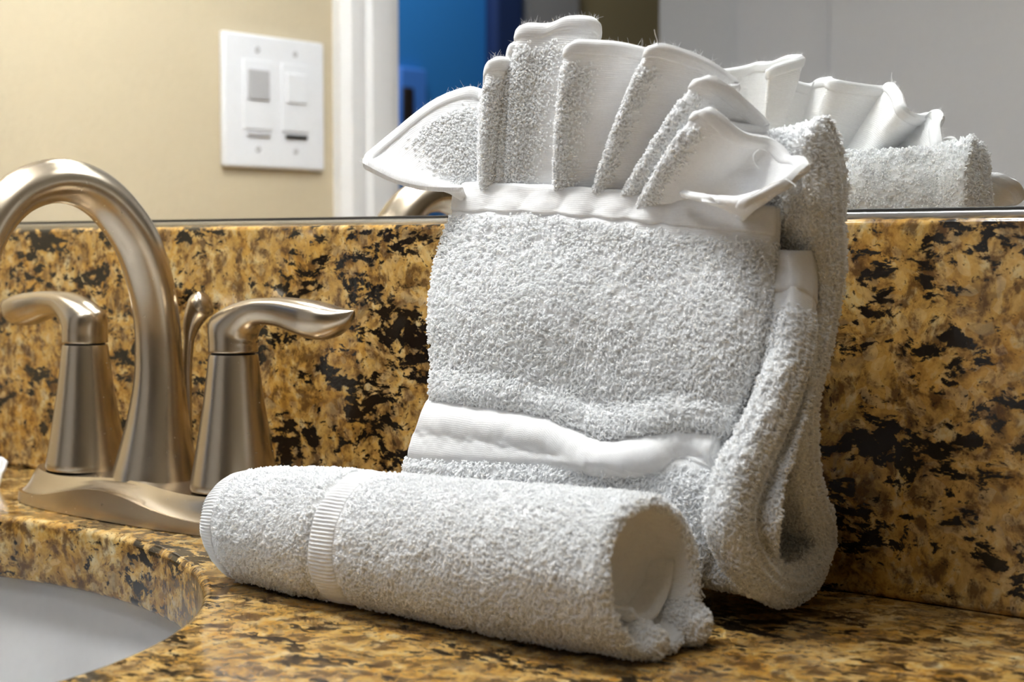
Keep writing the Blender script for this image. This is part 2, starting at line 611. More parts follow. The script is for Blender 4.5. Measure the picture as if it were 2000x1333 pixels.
_p.inputs['Emission Color'].default_value = (1.0, 0.97, 0.92, 1)
_p.inputs['Emission Strength'].default_value = 4.0
GLOBE = ge

# ------------------------------------------------------------------ room
XL = -0.47           # left wall face
MY = 0.025           # mirror face
BT = 0.1288          # backsplash top
XR, YB, ZF = 1.7, -2.3, -0.86


def struct(name, lo, hi, mat, bev=0.0):
    return tag(box(name, lo, hi, mat, bev=bev), kind='structure')


struct('wall_back', (XL - 0.12, 0.03, ZF), (XR + 0.12, 0.15, CEIL), TAN)
struct('wall_left', (XL - 0.12, -0.5621, ZF), (XL, 0.03, CEIL), TAN)
struct('wall_left', (XL - 0.12, YB, ZF), (XL, -1.20, CEIL), TAN)
struct('wall_left', (XL - 0.12, -1.20, 1.20), (XL, -0.5621, CEIL), TAN)
struct('wall_right', (XR, YB, ZF), (XR + 0.12, 0.03, CEIL), TAN)
struct('wall_front', (-3.1, YB - 2.4, ZF), (XR + 0.12, YB - 2.28, CEIL), TAN)
struct('wall_right', (XR, YB - 2.28, ZF), (XR + 0.12, YB, CEIL), TAN)
struct('ceiling', (-3.1, YB - 2.4, CEIL), (XR + 0.12, 0.15, CEIL + 0.1), CEILM)
struct('floor', (-3.1, YB - 2.4, ZF - 0.1), (XR + 0.12, 0.15, ZF), FLOORM)
# bedroom beyond the doorway: blue wall, a grey post, an olive wall
struct('wall_bedroom', (-2.02, -2.52, ZF), (-1.9, 0.03, CEIL), BLUE)
struct('trim_1', (-2.02, -2.72, ZF), (-1.88, -2.52, CEIL), GREYP)
struct('wall_bedroom', (-2.02, YB - 2.28, ZF), (-1.9, -2.72, CEIL), OLIVE)

# casing of the doorway: stepped profile, on the bathroom side of the left wall
bm_prof = [(-0.4883, 0.010), (-0.4960, 0.017), (-0.5085, 0.017), (-0.5120, 0.011), (-0.5200, 0.011), (-0.5240, 0.016), (-0.5480, 0.016), (-0.5600, 0.011), (-0.5621, 0.004)]
ring = [(XL - 0.0005, bm_prof[0][0])] + [(XL + d, y) for y, d in bm_prof] + [(XL - 0.119, -0.5621), (XL - 0.119, -0.575), (XL + 0.004, -0.575), (XL + 0.006, -0.5635)]
ring = [(XL - 0.0005, -0.4883)] + [(XL + d, y) for y, d in bm_prof] + [(XL - 0.0005, -0.5621)]
R = np.array([[(x, y, z) for x, y in ring] for z in (ZF, 1.26)])
o = loft('trim_2', R, WHITE)
fix_smooth(o, 25)
tag(o, kind='structure')
struct('trim_3', (XL - 0.12, -0.575, ZF), (XL, -0.5622, 1.20), WHITE)
struct('trim_4', (XL - 0.12, -1.20, ZF), (XL, -1.188, 1.20), WHITE)

# open white door leaf standing out from the far side of the doorway
dr = empty('door_1', (XL + 0.01, -1.17, ZF))
tag(dr, kind='structure')
box('door_leaf', (XL + 0.012, -1.19, ZF + 0.01), (XL + 0.012 + 0.62, -1.155, 1.19), DOORW, dr, bev=0.002)
box('door_panel', (XL + 0.012 + 0.13, -1.156, 0.10), (XL + 0.012 + 0.50, -1.150, 1.08), DOORW, dr, bev=0.004)
box('door_panel', (XL + 0.012 + 0.13, -1.156, -0.75), (XL + 0.012 + 0.50, -1.150, -0.02), DOORW, dr, bev=0.004)

# mirror standing on the backsplash ledge
mir = empty('mirror', (0.4, MY, BT))
tag(mir, 'large frameless wall mirror standing on the granite backsplash ledge', 'mirror')
box('mirror_glass', (XL + 0.003, MY, BT + 0.0028), (1.5, MY + 0.0045, 0.62), MIRROR, mir)
box('bottom_channel', (XL + 0.003, MY - 0.0025, BT), (1.5, MY + 0.0048, BT + 0.0028), CHROME, mir, bev=0.0006)
box('edge_bead', (XL + 0.003, MY - 0.0014, BT + 0.0029), (1.5, MY - 0.0001, BT + 0.0041), BLK, mir, bev=0.0003)

# two-gang switch plate on the left wall
y0, y1, z0, z1 = -0.472, -0.3545, 0.1865, 0.3010
sp = empty('switch_plate', (XL, (y0 + y1) / 2, (z0 + z1) / 2))
tag(sp, 'white two-gang switch plate on the tan wall, seen in the mirror', 'switch plate')
box('cover_plate', (XL, y0, z0), (XL + 0.0065, y1, z1), PLATE, sp, bev=0.0025)
gy = (-0.392, -0.436)
for k, g in enumerate(gy):
    box('rocker_switch', (XL + 0.0063, g - 0.0165, 0.2195), (XL + 0.0078, g + 0.0165, 0.2790), PLATE, sp, bev=0.0006)
    box('button', (XL + 0.0076, g - 0.012, 0.2445), (XL + 0.0096, g + 0.012, 0.2705), (SLOT if k == 0 else PLATE), sp, bev=0.0008)
    box('slot', (XL + 0.0076, g - 0.013, 0.2135), (XL + 0.0084, g + 0.013, 0.2168), (SLOT if k == 0 else BLK), sp, bev=0.0003)
    for z in (0.203, 0.288):
        lathe('screw', [(0.0, 0.0), (0.0028, 0.0), (0.0028, 0.0006), (0.0022, 0.0010), (0.0, 0.0010)], (0, 0, 0), SLOT, None, 16)
        s = COL.objects[-1]
        s.data.transform(Matrix.Translation((XL + 0.0064, g, z)) @ Matrix.Rotation(math.pi / 2, 4, 'Y'))
        s.parent = sp
        s.matrix_parent_inverse = Matrix.Translation(-Vector(sp.location))

# things glimpsed in the bedroom
bp_ = empty('wall_intercom', (-1.9, -2.10, 0.42))
tag(bp_, 'pale blue panel with a dark round dial on the blue bedroom wall', 'wall panel')
box('panel_body', (-1.9, -2.155, 0.30), (-1.88, -2.068, 0.515), PALEB, bp_, bev=0.006)
box('dial', (-1.88, -2.105, 0.38), (-1.872, -2.070, 0.47), DARKW, bp_, bev=0.004)
cu = box('curtain', (-1.9, -2.475, 0.47), (-1.86, -2.375, 1.2), NAVY, bev=0.01)
tag(cu, 'dark navy curtain hanging on the blue bedroom wall, seen in the mirror', 'curtain')
dz = empty('dresser', (-1.65, -2.1, ZF))
tag(dz, 'dark wooden dresser against the blue bedroom wall, low in the mirror', 'dresser')
box('dresser_body', (-1.88, -2.5, ZF), (-1.5, -1.6, 0.175), DARKW, dz, bev=0.005)
box('drawer', (-1.502, -2.45, -0.2), (-1.49, -1.65, 0.14), DARKW, dz, bev=0.004)
box('drawer', (-1.502, -2.45, -0.6), (-1.49, -1.65, -0.24), DARKW, dz, bev=0.004)

# vanity lamp over the mirror
vl = empty('vanity_light', (0.0, 0.03, 0.72))
tag(vl, 'three-globe vanity light bar on the wall above the mirror', 'wall lamp')

# ------------------------------------------------------------------ granite
SX, SY, SA, SB = 0.02, -0.26, 0.20, 0.17      # sink opening
SLAB = 0.028
cu_ = bpy.data.curves.new('countertop', 'CURVE')
cu_.dimensions = '2D'
cu_.fill_mode = 'BOTH'
cu_.extrude = SLAB / 2 - 0.003
cu_.bevel_depth = 0.003
cu_.bevel_resolution = 4
cu_.offset = -0.003


def addspline(pts):
    s = cu_.splines.new('POLY')
    s.points.add(len(pts) - 1)
    for q, (x, y) in zip(s.points, pts):
        q.co = (x, y, 0, 1)
    s.use_cyclic_u = True


addspline([(XL + 0.001, -0.56), (1.5, -0.56), (1.5, 0.028), (XL + 0.001, 0.028)])
ell = [(SX + SA * math.cos(a), SY + SB * math.sin(a)) for a in np.linspace(0, 2 * math.pi, 160, endpoint=False)]
addspline(ell)
tmp = bpy.data.objects.new('tmp', cu_)
COL.objects.link(tmp)
dg = bpy.context.evaluated_depsgraph_get()
me = bpy.data.meshes.new_from_object(tmp.evaluated_get(dg))
bpy.data.objects.remove(tmp)
me.name = 'countertop'
me.transform(Matrix.Translation((0, 0, -SLAB / 2)))
me.materials.clear()
ct = link('countertop', me, GRANITE)
fix_smooth(ct, 30)
tag(ct, 'polished gold and black speckled granite countertop with an oval sink cutout', 'countertop')

bs = box('backsplash', (XL + 0.001, 0.0, 0.0002), (1.5, 0.0298, BT), GRANITE, bev=0.0022, seg=4)
tag(bs, 'polished gold and black granite backsplash behind the faucet and towels', 'backsplash')

# undermount basin
prof = [(1.085, -SLAB - 0.0005), (1.06, -SLAB - 0.0005), (1.045, -SLAB - 0.003), (1.02, -0.047), (0.97, -0.075), (0.88, -0.115), (0.70, -0.140), (0.40, -0.150), (0.12, -0.152),
        (0.12, -0.160), (0.42, -0.160), (0.74, -0.150), (0.93, -0.122), (1.03, -0.078), (1.06, -0.045), (1.085, -SLAB - 0.008)]
a = np.linspace(0, 2 * math.pi, 128, endpoint=False)
pr_ = crs(np.array(prof), 3)
R = np.stack([np.stack([SX + SA * s * np.cos(a), SY + SB * s * np.sin(a), np.full(128, z)], 1) for s, z in pr_])
sk = empty('sink', (SX, SY, -0.16))
tag(sk, 'white oval undermount sink set below the granite counter', 'sink')
loft('basin', R, PORC, sk, cap0=False, cap1=False)
lathe('drain', [(0.0, 0.0), (0.022, 0.0), (0.025, 0.002), (0.020, 0.004), (0.012, 0.003), (0.0, 0.006)], (SX, SY, -0.153), NICKEL, sk, 32)
# ------------------------------------------------------------------ faucet
FX, FY = 0.0150, -0.045
HXL, HXR = -0.0362, 0.0684
fa = empty('faucet', (FX, FY, 0))
tag(fa, 'brushed nickel two-handle bathroom faucet with a high arched spout beside the sink', 'faucet')
n = 192
a = np.linspace(0, 2 * math.pi, n, endpoint=False)


def outline(hx, hy, waist, p=3.0):
    c, s = np.cos(a), np.sin(a)
    x = hx * np.sign(c) * np.abs(c) ** (2 / p)
    wy = hy * (1 - waist * np.exp(-(x / (hx * 0.42)) ** 2))
    y = wy * np.sign(s) * np.abs(s) ** (2 / p)
    return x, y


PC = (FX + 0.0015)
xb, yb = outline(0.0890, 0.0300, 0.0)
xt, yt = outline(0.0800, 0.0225, 0.14)
crz = 0.0050 + 0.0075 * np.exp(-((xb + 0.004) / 0.036) ** 2) + 0.0006 * np.cos(xb / 0.03)
topz = 0.0160 + 0.0012 * np.cos(xb / 0.0935 * 5.2)
rings = []
for s in (0.0, 0.5, 1.0):
    rings.append(np.stack([PC + xb * (1 - 0.004 * s), FY + yb * (1 - 0.01 * s), 0.0003 + crz * s], 1))
xm, ym = xb * 0.992, yb * 0.975
for s in (0.04, 0.25, 0.5, 0.75, 0.93):
    f = s ** 0.55
    e_ = s ** 1.0
    rings.append(np.stack([PC + xm * (1 - f) + xt * f, FY + ym * (1 - f) + yt * f, crz + (topz - 0.0005 - crz) * e_], 1))
rings[-1] = np.stack([PC + xt, FY + yt, topz - 0.0011], 1)
rings.append(np.stack([PC + xt * 0.990, FY + yt * 0.958, topz], 1))
rings.append(np.stack([PC + xt * 0.9, FY + yt * 0.8, topz - 0.0001], 1))
rings.append(np.stack([PC + xt * 0.4, FY + yt * 0.3, np.full(n, 0.0158)], 1))
rings = np.array(rings)
o = loft('deck_plate', rings, NICKEL, fa)
fix_smooth(o, 28)

for hx, sgn in ((HXL, -1), (HXR, 1)):
    H0 = 0.0158
    cone = [(0.0, 0.0), (0.0186, 0.0), (0.0190, 0.0010), (0.0186, 0.0035), (0.0166, 0.0150), (0.0148, 0.0260), (0.0130, 0.0370), (0.0115, 0.0490), (0.0106, 0.0567), (0.0103, 0.0578), (0.0, 0.0578)]
    c1 = lathe('handle_base', [p for p in cone], (hx, FY, H0), NICKEL, fa)
    fix_smooth(c1, 40)
    lathe('handle_gap_ring', [(0.0, 0.0575), (0.0092, 0.0575), (0.0092, 0.0589), (0.0, 0.0589)], (hx, FY, H0), GAP, c1, 48)
    # lever: hub growing into a leaf-shaped blade
    zb = H0 + 0.0587
    beta = math.radians(10 if sgn > 0 else -2)
    dx, dy = sgn * math.cos(beta), math.sin(beta)
    nn = 48
    th = np.linspace(0, 2 * math.pi, nn, endpoint=False)
    # centreline stations: (along, height of centre, half width, half height, tilt of the section plane)
    st = [(0.0000, 0.0000, 0.0101, 0.0101, 90), (0.0000, 0.0006, 0.0105, 0.0105, 90), (0.0000, 0.0040, 0.0105, 0.0105, 86), (0.0000, 0.0089, 0.0104, 0.0114, 66),
          (0.0024, 0.0119, 0.0100, 0.0100, 56), (0.0083, 0.0153, 0.0090, 0.0071, 36), (0.0160, 0.0172, 0.0082, 0.0058, 6),
          (0.0260, 0.0173, 0.0084, 0.0062, -3), (0.0360, 0.0159, 0.0096, 0.0073, -8), (0.0430, 0.0147, 0.0102, 0.0077, -8), (0.0500, 0.0138, 0.0092, 0.0070, -4),
          (0.0560, 0.0143, 0.0066, 0.0048, 8), (0.0600, 0.0156, 0.0034, 0.0026, 18), (0.0620, 0.0166, 0.0014, 0.0010, 22), (0.0627, 0.0170, 0.0003, 0.0002, 22)]
    st = crs(np.array(st), 5)
    R = []
    for (l, h, wd, hg, tl) in st:
        h = h + 0.0018 * min(1.0, max(0.0, l - 0.002) / 0.012)
        t_ = math.radians(tl)
        tx = math.cos(t_); tz = math.sin(t_)      # tangent along lever
        nx, nz = -tz, tx                           # section 'up'
        c, s = np.cos(th), np.sin(th)
        blade = np.clip((l - 0.004) / 0.012, 0, 1)
        # crest: flatter top with a crease at its sides, deep rounded underside
        sy = np.where(s > 0, np.abs(s) ** (1 - 0.15 * blade) * (1 - 0.25 * blade), -np.abs(s) * (1 + 0.25 * blade))
        cxw = np.sign(c) * np.abs(c) ** (1 - 0.35 * blade)
        lx = l + nx * sy * hg
        lz = h + nz * sy * hg
        side = cxw * wd
        R.append(np.stack([hx + dx * lx - dy * sgn * side, FY + dy * lx + dx * sgn * side, zb + lz], 1))
    lv = loft('lever_handle', np.array(R), NICKEL, fa)
    fix_smooth(lv, 40)

# spout
cl = np.array([(-0.0450, 0.0150, 0.0198), (-0.0448, 0.0185, 0.0190), (-0.0442, 0.0290, 0.0164), (-0.0434, 0.0420, 0.0138), (-0.0426, 0.0575, 0.0117), (-0.0428, 0.0720, 0.0107), (-0.0438, 0.0870, 0.0104),
               (-0.0469, 0.1030, 0.0105), (-0.0534, 0.1200, 0.0105), (-0.0622, 0.1318, 0.0103), (-0.0728, 0.1409, 0.0099), (-0.0850, 0.1459, 0.0095), (-0.0985, 0.1463, 0.0092),
               (-0.1120, 0.1415, 0.0090), (-0.1225, 0.1325, 0.0088), (-0.1295, 0.1215, 0.0086), (-0.1330, 0.1120, 0.0086)])
cl = crs(cl, 6)
tan = np.gradient(cl[:, :2], axis=0)
tan /= np.linalg.norm(tan, axis=1, keepdims=True)
nn = 64
th = np.linspace(0, 2 * math.pi, nn, endpoint=False)
R = []
for (y, z, r), (ty, tz) in zip(cl, tan):
    # outward normal (away from the arch centre): keep it on the wall / top side
    ny, nz = tz, -ty
    if ny < -0.2 and z < 0.12 and y > -0.09: ny, nz = -ny, -nz
    c, s = np.cos(th), np.sin(th)
    k = np.clip((z - 0.03) / 0.05, 0, 1)
    # rounded ridge on the outer side, flatter inner face
    rad = 1 + 0.05 * k * (np.cos(4 * th) * 0.5) - 0.04 * k * (s < 0) * np.abs(s) + 0.03 * k * np.exp(-((th - math.pi * 0.5) / 0.5) ** 2)
    R.append(np.stack([FX + c * r * rad * 1.02, y + ny * s * r * rad, z + nz * s * r * rad], 1))
# slim the aerator end inward
R = np.array(R)
endc = R[-1].mean(0)
R = np.concatenate([R, [endc + (R[-1] - endc) * 0.8], [endc + (R[-1] - endc) * 0.8 + np.array([0, 0.0006, 0.002])]])
spo = loft('spout', R, NICKEL, fa)
fix_smooth(spo, 50)
# pop-up lift rod behind the spout
ry = -0.0265
rp = crs(np.array([(FX, ry, 0.0155), (FX, ry, 0.045), (FX + 0.0003, ry - 0.0003, 0.062), (FX + 0.0008, ry + 0.0002, 0.074), (FX + 0.0022, ry + 0.0012, 0.084), (FX + 0.0060, ry + 0.0030, 0.0920), (FX + 0.0098, ry + 0.0042, 0.0945)]), 6)
k = len(rp)
tt = np.linspace(0, 1, k)
rr_ = np.interp(tt, [0, 0.55, 0.7, 0.85, 0.95, 1.0], [0.0018, 0.0024, 0.0046, 0.0066, 0.0056, 0.0014])
V, Q, T = tube(rp, rr_, 24, upv=(0, 1, 0))
me = raw_mesh('lift_rod', V, Q, T)
link('lift_rod', me, NICKEL, fa)

# vanity lamp over the mirror (above the picture)
box('backplate', (-0.32, 0.010, 0.66), (0.32, 0.0245, 0.76), NICKEL, vl, bev=0.004)
for b in BULBS:
    V, Q, T = tube([(b[0], 0.01, 0.71), (b[0], -0.06, 0.715), (b[0], b[1], 0.712), (b[0], b[1], 0.680)], 0.008, 12, upv=(1, 0, 0))
    link('lamp_arm', raw_mesh('lamp_arm', V, Q, T), NICKEL, vl)
    lathe('lamp_shade', [(0.0, 0.085), (0.022, 0.083), (0.030, 0.075), (0.052, 0.012), (0.056, -0.012), (0.054, -0.012), (0.050, 0.012), (0.028, 0.071), (0.0, 0.078)], b, GLOBE, vl, 40)


# ------------------------------------------------------------------ towels
def fibres(P, n, length, seed, nrm, spread=1.0, rad=0.00003):
    """stray cotton fibres standing off the points P"""
    r = np.random.default_rng(seed)
    out = []
    idx = r.integers(0, len(P), n)
    for i in idx:
        d = nrm[i] + r.normal(0, 0.5 * spread, 3)
        d /= np.linalg.norm(d)
        b = r.normal(0, 1, 3) * 0.5
        L = length * r.uniform(0.4, 1.4)
        path = [P[i] + d * L * t + b * L * t * t * 0.6 for t in (-0.1, 0.3, 0.65, 1.0)]
        out.append(tube(path, [rad, rad, rad * 0.8, rad * 0.5], 3))
    return out


def interp_grid(rows, nr, nc):
    """rows: control grid (R, C, D) -> fine (nr, nc, D) by Catmull-Rom both ways"""
    G = np.asarray(rows, float)
    def lin(A, n):
        t = np.linspace(0, len(A) - 1, n)
        i = np.minimum(t.astype(int), len(A) - 2)
        f = (t - i)[:, None, None]
        return A[i] * (1 - f) + A[i + 1] * f
    A = lin(crs(G, 24), nr)
    return lin(crs(A.transpose(1, 0, 2), 32), nc).transpose(1, 0, 2)


# ---- hand towel folded as a standing pocket
ht = empty('hand_towel', (0.262, -0.045, 0.0))
tag(ht, 'white terry hand towel folded into an upright pocket leaning on the granite backsplash', 'towel')

fr = [0, .1, .28, .5, .72, .9, 1]
rows = [  # vL uL | vR uR | sag | y
    (354, 889, 404, 1524, -9, -.0480), (395, 891, 445, 1525, -9, -.0490), (432, 888, 482, 1522, -8, -.0500), (500, 866, 545, 1514, -2, -.0530), (590, 850, 625, 1503, 0, -.0575), (660, 851, 695, 1488, 0, -.0600),
    (720, 855, 760, 1466, 0, -.0612), (775, 848, 818, 1442, 6, -.0615), (802, 836, 850, 1418, 8, -.0620), (832, 822, 880, 1408, 8, -.0650), (870, 810, 925, 1412, 4, -.0672), (910, 801, 955, 1416, 0, -.0682),
    (980, 798, 1020, 1402, 0, -.0700), (1060, 803, 1110, 1374, 0, -.0720), (1128, 810, 1205, 1362, 0, -.0735)]
G = []
for vL, uL, vR, uR, sag, y in rows:
    G.append([(uL + (uR - uL) * f, vL + (vR - vL) * f + sag * 4 * f * (1 - f), y + 0.0045 * (abs(2 * f - 1) ** 5)) for f in fr])
U = interp_grid(G, 176, 150)
u, v, y = U[..., 0], U[..., 1], U[..., 2]
vc = np.interp(u, [800, 870, 1000, 1080, 1130, 1190, 1260, 1330, 1400, 1450], [770, 778, 794, 812, 836, 862, 852, 832, 842, 860])
wv_ = v - vc
sL = np.interp(u, [800, 900, 1060, 1180, 1260, 1330, 1400], [0.5, 1, 0.7, 1.5, 1.5, 1.0, 0.8])
off = -0.0032 * sL * np.exp(-((wv_ + 22) / 26) ** 2) + 0.0060 * sL * np.exp(-((wv_ - 5) / 10.0) ** 2) - 0.0036 * np.exp(-((wv_ - 40) / 24) ** 2)
off += 0.0050 * np.exp(-((u - 1345) / 42) ** 2 - ((v - 886) / 22) ** 2)
off += -0.0030 * np.exp(-((u - 1190) / 90) ** 2 - ((v - 905) / 18) ** 2)
off += 0.0020 * np.exp(-((v - (900 + (u - 830) * 0.06)) / 8) ** 2) * (v < 960)
# broad belly and dents of the pocket
off += -0.0040 * np.exp(-((u - 1040) / 170) ** 2 - ((v - 590) / 110) ** 2) + 0.0018 * np.exp(-((u - 1330) / 70) ** 2 - ((v - 520) / 120) ** 2)
vt = np.interp(u, [880, 1050, 1200, 1320, 1430, 1530], [352, 352, 364, 380, 397, 403])
off += 0.0006 * np.sin((u + 0.3 * (v - 350)) / 11.0) * np.exp(-((v - vt - 45) / 30) ** 2) * (u < 1330)
Pf = at(u, v, y=y + off)
Pf[..., 2] = np.maximum(Pf[..., 2], 0.0035)
vt_rel = v - vt
m_top = np.clip((vt_rel - 68) / 14, 0, 1)
m_band = 1 - np.clip((wv_ - 4) / 8, 0, 1) * np.clip((905 + (u - 830) * 0.035 - v) / 10, 0, 1)
Mf = m_top * m_band
thick_f = 0.0075 * np.clip(0.62 + vt_rel / 200, 0.62, 1.0)
o, F, B, NF = cloth('pocket_front', Pf, thick_f, TOWEL, ht, Mf, None, density=1.25e6, size=0.0014, seed=3, lean=(0.1, -0.1, -0.7), swirl=1.2, edge=0.8, flip=True)
# right and left side edges of that layer carry pile too
hem_rows = np.argmax(vt_rel[:, 75] > 66)
Ph = F[1:hem_rows + 1, 2:-2] + NF[1:hem_rows + 1, 2:-2] * 0.00025
o, *_ = cloth('pocket_hem', Ph, 0.0011, HEM, ht, None, None, seed=5, edge=1.6, wob=0.00015, flip=True)
br = [np.argmin(np.abs(wv_[:, j] - 16)) for j in range(150)]
vb = 893 + (u - 830) * 0.035
be = [np.argmin(np.abs(v[:, j] - vb[:, j])) for j in range(150)]
Pb = np.stack([np.stack([np.interp(np.linspace(br[j], be[j], 24), np.arange(176), (F + NF * 0.0002)[:, j, k]) for k in range(3)], -1) for j in range(3, 147)], 1)
o, *_ = cloth('woven_band', Pb, 0.0009, HEM, ht, None, None, seed=6, edge=1.6, wob=0.00015, flip=True)

# back layer: rises behind, turns over at the bottom and comes back up the right side to a hemmed end
XRT = 0.3425
path = [(1570, 243, .018), (1590, 325, .025), (1590, 420, .025), (1600, 500, .018), (1599, 580, .0135), (1582, 680, .011), (1560, 760, .0105), (1553, 840, .0125), (1564, 920, .0150), (1592, 985, .0145), (1624, 1045, .0135), (1612, 1100, .014),
        (1568, 1142, .012), (1510, 1140, .013), (1458, 1088, .018), (1440, 1010, .022), (1458, 920, .020), (1484, 840, .018), (1511, 740, .0165), (1536, 640, .016), (1554, 560, .016), (1562, 492, .0155)]
pp = np.array(path, float)
pp[:, 0] += 12
q = at(pp[:, 0], pp[:, 1], x=XRT - 0.002)
prof = crs(np.concatenate([q[:, 1:], pp[:, 2:]], 1), 10)
prof3 = np.stack([np.zeros(len(prof)), prof[:, 0], prof[:, 1], prof[:, 2]], 1)
prof3 = resample(prof3, 230)
ny_, nz_, nt_ = prof3[:, 1], prof3[:, 2], prof3[:, 3]
xs_ = np.concatenate([np.linspace(0.212, 0.30, 36), np.linspace(0.3012, XRT, 52)])
PB = np.zeros((len(ny_), len(xs_), 3))
tp = np.linspace(0, 1, len(ny_))
for j, x in enumerate(xs_):
    fx = (XRT - x)
    s_up = np.clip((nz_ - 0.02) / 0.1, 0, 1)
    PB[:, j, 0] = x + (0.0035 * np.sin(tp * 9) + 0.0015 * np.sin(tp * 23)) * np.clip(1 - fx / 0.03, 0, 1)
    PB[:, j, 1] = ny_ + fx * 0.02 - 0.0012 * np.sin(fx * 90)
    PB[:, j, 2] = nz_ - 0.004 * s_up * (tp < 0.4) * np.clip(fx / 0.1, 0, 1)
tB = np.repeat(nt_[:, None], len(xs_), 1)
# away from the open end the returning strip is squeezed in behind the pocket front
zz = Pf[:, 75, 2]; yy = Pf[:, 75, 1]
od = np.argsort(zz)
ypanel = np.interp(PB[..., 2], zz[od], yy[od])
fxx = (XRT - PB[..., 0] + 0.0)
k_ = np.clip((np.repeat((XRT - xs_)[None], len(ny_), 0) - 0.003) / 0.012, 0, 1) ** 0.7
tB = tB * (1 - 0.45 * k_)
need = ypanel + 0.0062 + tB * 0.5
PB[..., 1] = np.where(PB[..., 1] < need, PB[..., 1] * (1 - k_) + need * k_, PB[..., 1])
PB[..., 2] = np.maximum(PB[..., 2], 0.5 * tB * 0.85)
PB[..., 1] = np.minimum(PB[..., 1], -0.5 * tB - 0.001 + 0.004)
arc = np.concatenate([[0], np.cumsum(np.hypot(np.diff(ny_), np.diff(nz_)))])
hemend = arc[-1] - arc
mb = np.repeat(np.clip((hemend - 0.020) / 0.002, 0, 1)[:, None], len(xs_), 1)
# inner (hidden) side of the layer left without pile; the open end at x = XRT carries it
o, FB, BB, NB = cloth('back_layer', PB, tB, TOWEL, ht, mb, mb, density=1.15e6, size=0.0013, seed=11, lean=(0.7, 0.0, -0.5), swirl=0.6, edge=0.42, wob=0.0006)
h0 = np.argmax(hemend < 0.018)
Phb = PB[h0:, 26:]
o, *_ = cloth('flap_hem', np.concatenate([Phb + np.array([0, 0, 0.0004])]), tB[h0:, 26:] + 0.0012, HEM, ht, None, None, seed=12, edge=0.36, wob=0.0002)

# ---- face cloth pleated into a fan
fc = empty('face_cloth', (0.262, -0.048, 0.095))
tag(fc, 'white face cloth pleated into a fan and tucked in the towel pocket', 'cloth', None)
cols = [  # top u v y | base u v y
    (708, 318, -.0640, 905, 366, -.0530), (716, 303, -.0590, 908, 374, -.0510), (768, 258, -.0530, 915, 395, -.0480), (848, 197, -.0450, 922, 410, -.0460), (912, 171, -.0400, 932, 420, -.0440), (950, 173, -.0380, 945, 420, -.0425),
    (958, 126, -.0540, 950, 420, -.0460), (970, 112, -.0560, 954, 420, -.0465), (992, 114, -.0520, 961, 420, -.0455), (1006, 130, -.0400, 968, 420, -.0425),
    (1002, 92, -.0500, 975, 420, -.0450), (1012, 80, -.0500, 980, 420, -.0450), (1028, 86, -.0380, 986, 420, -.0420),
    (1017, 60, -.0500, 996, 420, -.0450), (1030, 47, -.0530, 1006, 420, -.0455), (1072, 47, -.0510, 1022, 420, -.0450), (1112, 33, -.0500, 1048, 420, -.0440), (1163, 38, -.0460, 1080, 420, -.0425), (1158, 78, -.0360, 1090, 420, -.0415),
    (1113, 92, -.0560, 1088, 420, -.0470), (1124, 79, -.0590, 1094, 420, -.0475), (1160, 79, -.0550, 1110, 420, -.0465), (1215, 84, -.0480, 1128, 420, -.0445), (1278, 98, -.0400, 1160, 420, -.0420),
    (1274, 96, -.0560, 1150, 420, -.0470), (1286, 87, -.0580, 1158, 420, -.0475), (1325, 95, -.0530, 1172, 420, -.0460), (1388, 122, -.0440, 1196, 420, -.0440), (1444, 166, -.0370, 1220, 420, -.0420),
    (1368, 166, -.0560, 1200, 420, -.0470), (1381, 149, -.0590, 1210, 420, -.0475), (1412, 163, -.0560, 1222, 420, -.0465), (1458, 198, -.0470, 1245, 420, -.0440), (1500, 248, -.0400, 1272, 420, -.0420),
    (1372, 232, -.0600, 1243, 420, -.0480), (1384, 212, -.0640, 1252, 420, -.0490), (1408, 226, -.0630, 1268, 420, -.0480), (1452, 262, -.0570, 1300, 425, -.0465), (1506, 272, -.0490, 1345, 430, -.0450),
    (1545, 300, -.0480, 1395, 435, -.0455), (1572, 328, -.0560, 1440, 432, -.0500), (1545, 352, -.0660, 1440, 418, -.0570), (1478, 392, -.0690, 1380, 392, -.0590), (1462, 402, -.0680, 1322, 377, -.0560)]
cc = np.array(cols)
top = at(cc[:, 0], cc[:, 1], y=cc[:, 2])
bot = at(cc[:, 3], cc[:, 4], y=cc[:, 5])
NRF = 46
ctrl = np.zeros((NRF, len(cc), 3))
for i, s in enumerate(np.linspace(0, 1, NRF)):
    ctrl[i] = bot + (top - bot) * s
    ctrl[i, :, 1] -= 0.0020 * math.sin(math.pi * s)
# the left wing droops: its lower lip sags
for j, a_ in ((0, .012), (1, .009), (2, .004)):
    ctrl[:, j, 2] += a_ * np.sin(np.linspace(0, 1, NRF) * math.pi) * -0.25
FN = crs(ctrl.transpose(1, 0, 2), 9)
nf = len(FN)
# even out: keep column order, rows along the pleat
FNg = FN.transpose(1, 0, 2)
crum = np.exp(-((np.linspace(0, len(cc) - 1, nf) - 40) / 3.0) ** 2)[None, :, None] * np.linspace(0, 1, NRF)[:, None, None] ** 1.5
FNg = FNg + crum * 0.0022 * np.stack([noise(FNg, 0.016, 2), noise(FNg, 0.014, 6), noise(FNg, 0.016, 7)], -1)
FNg = FNg + 0.00035 * np.stack([noise(FNg, 0.02, 4), noise(FNg, 0.02, 8), noise(FNg, 0.03, 9)], -1)
su = np.linspace(0, len(cc) - 1, nf)
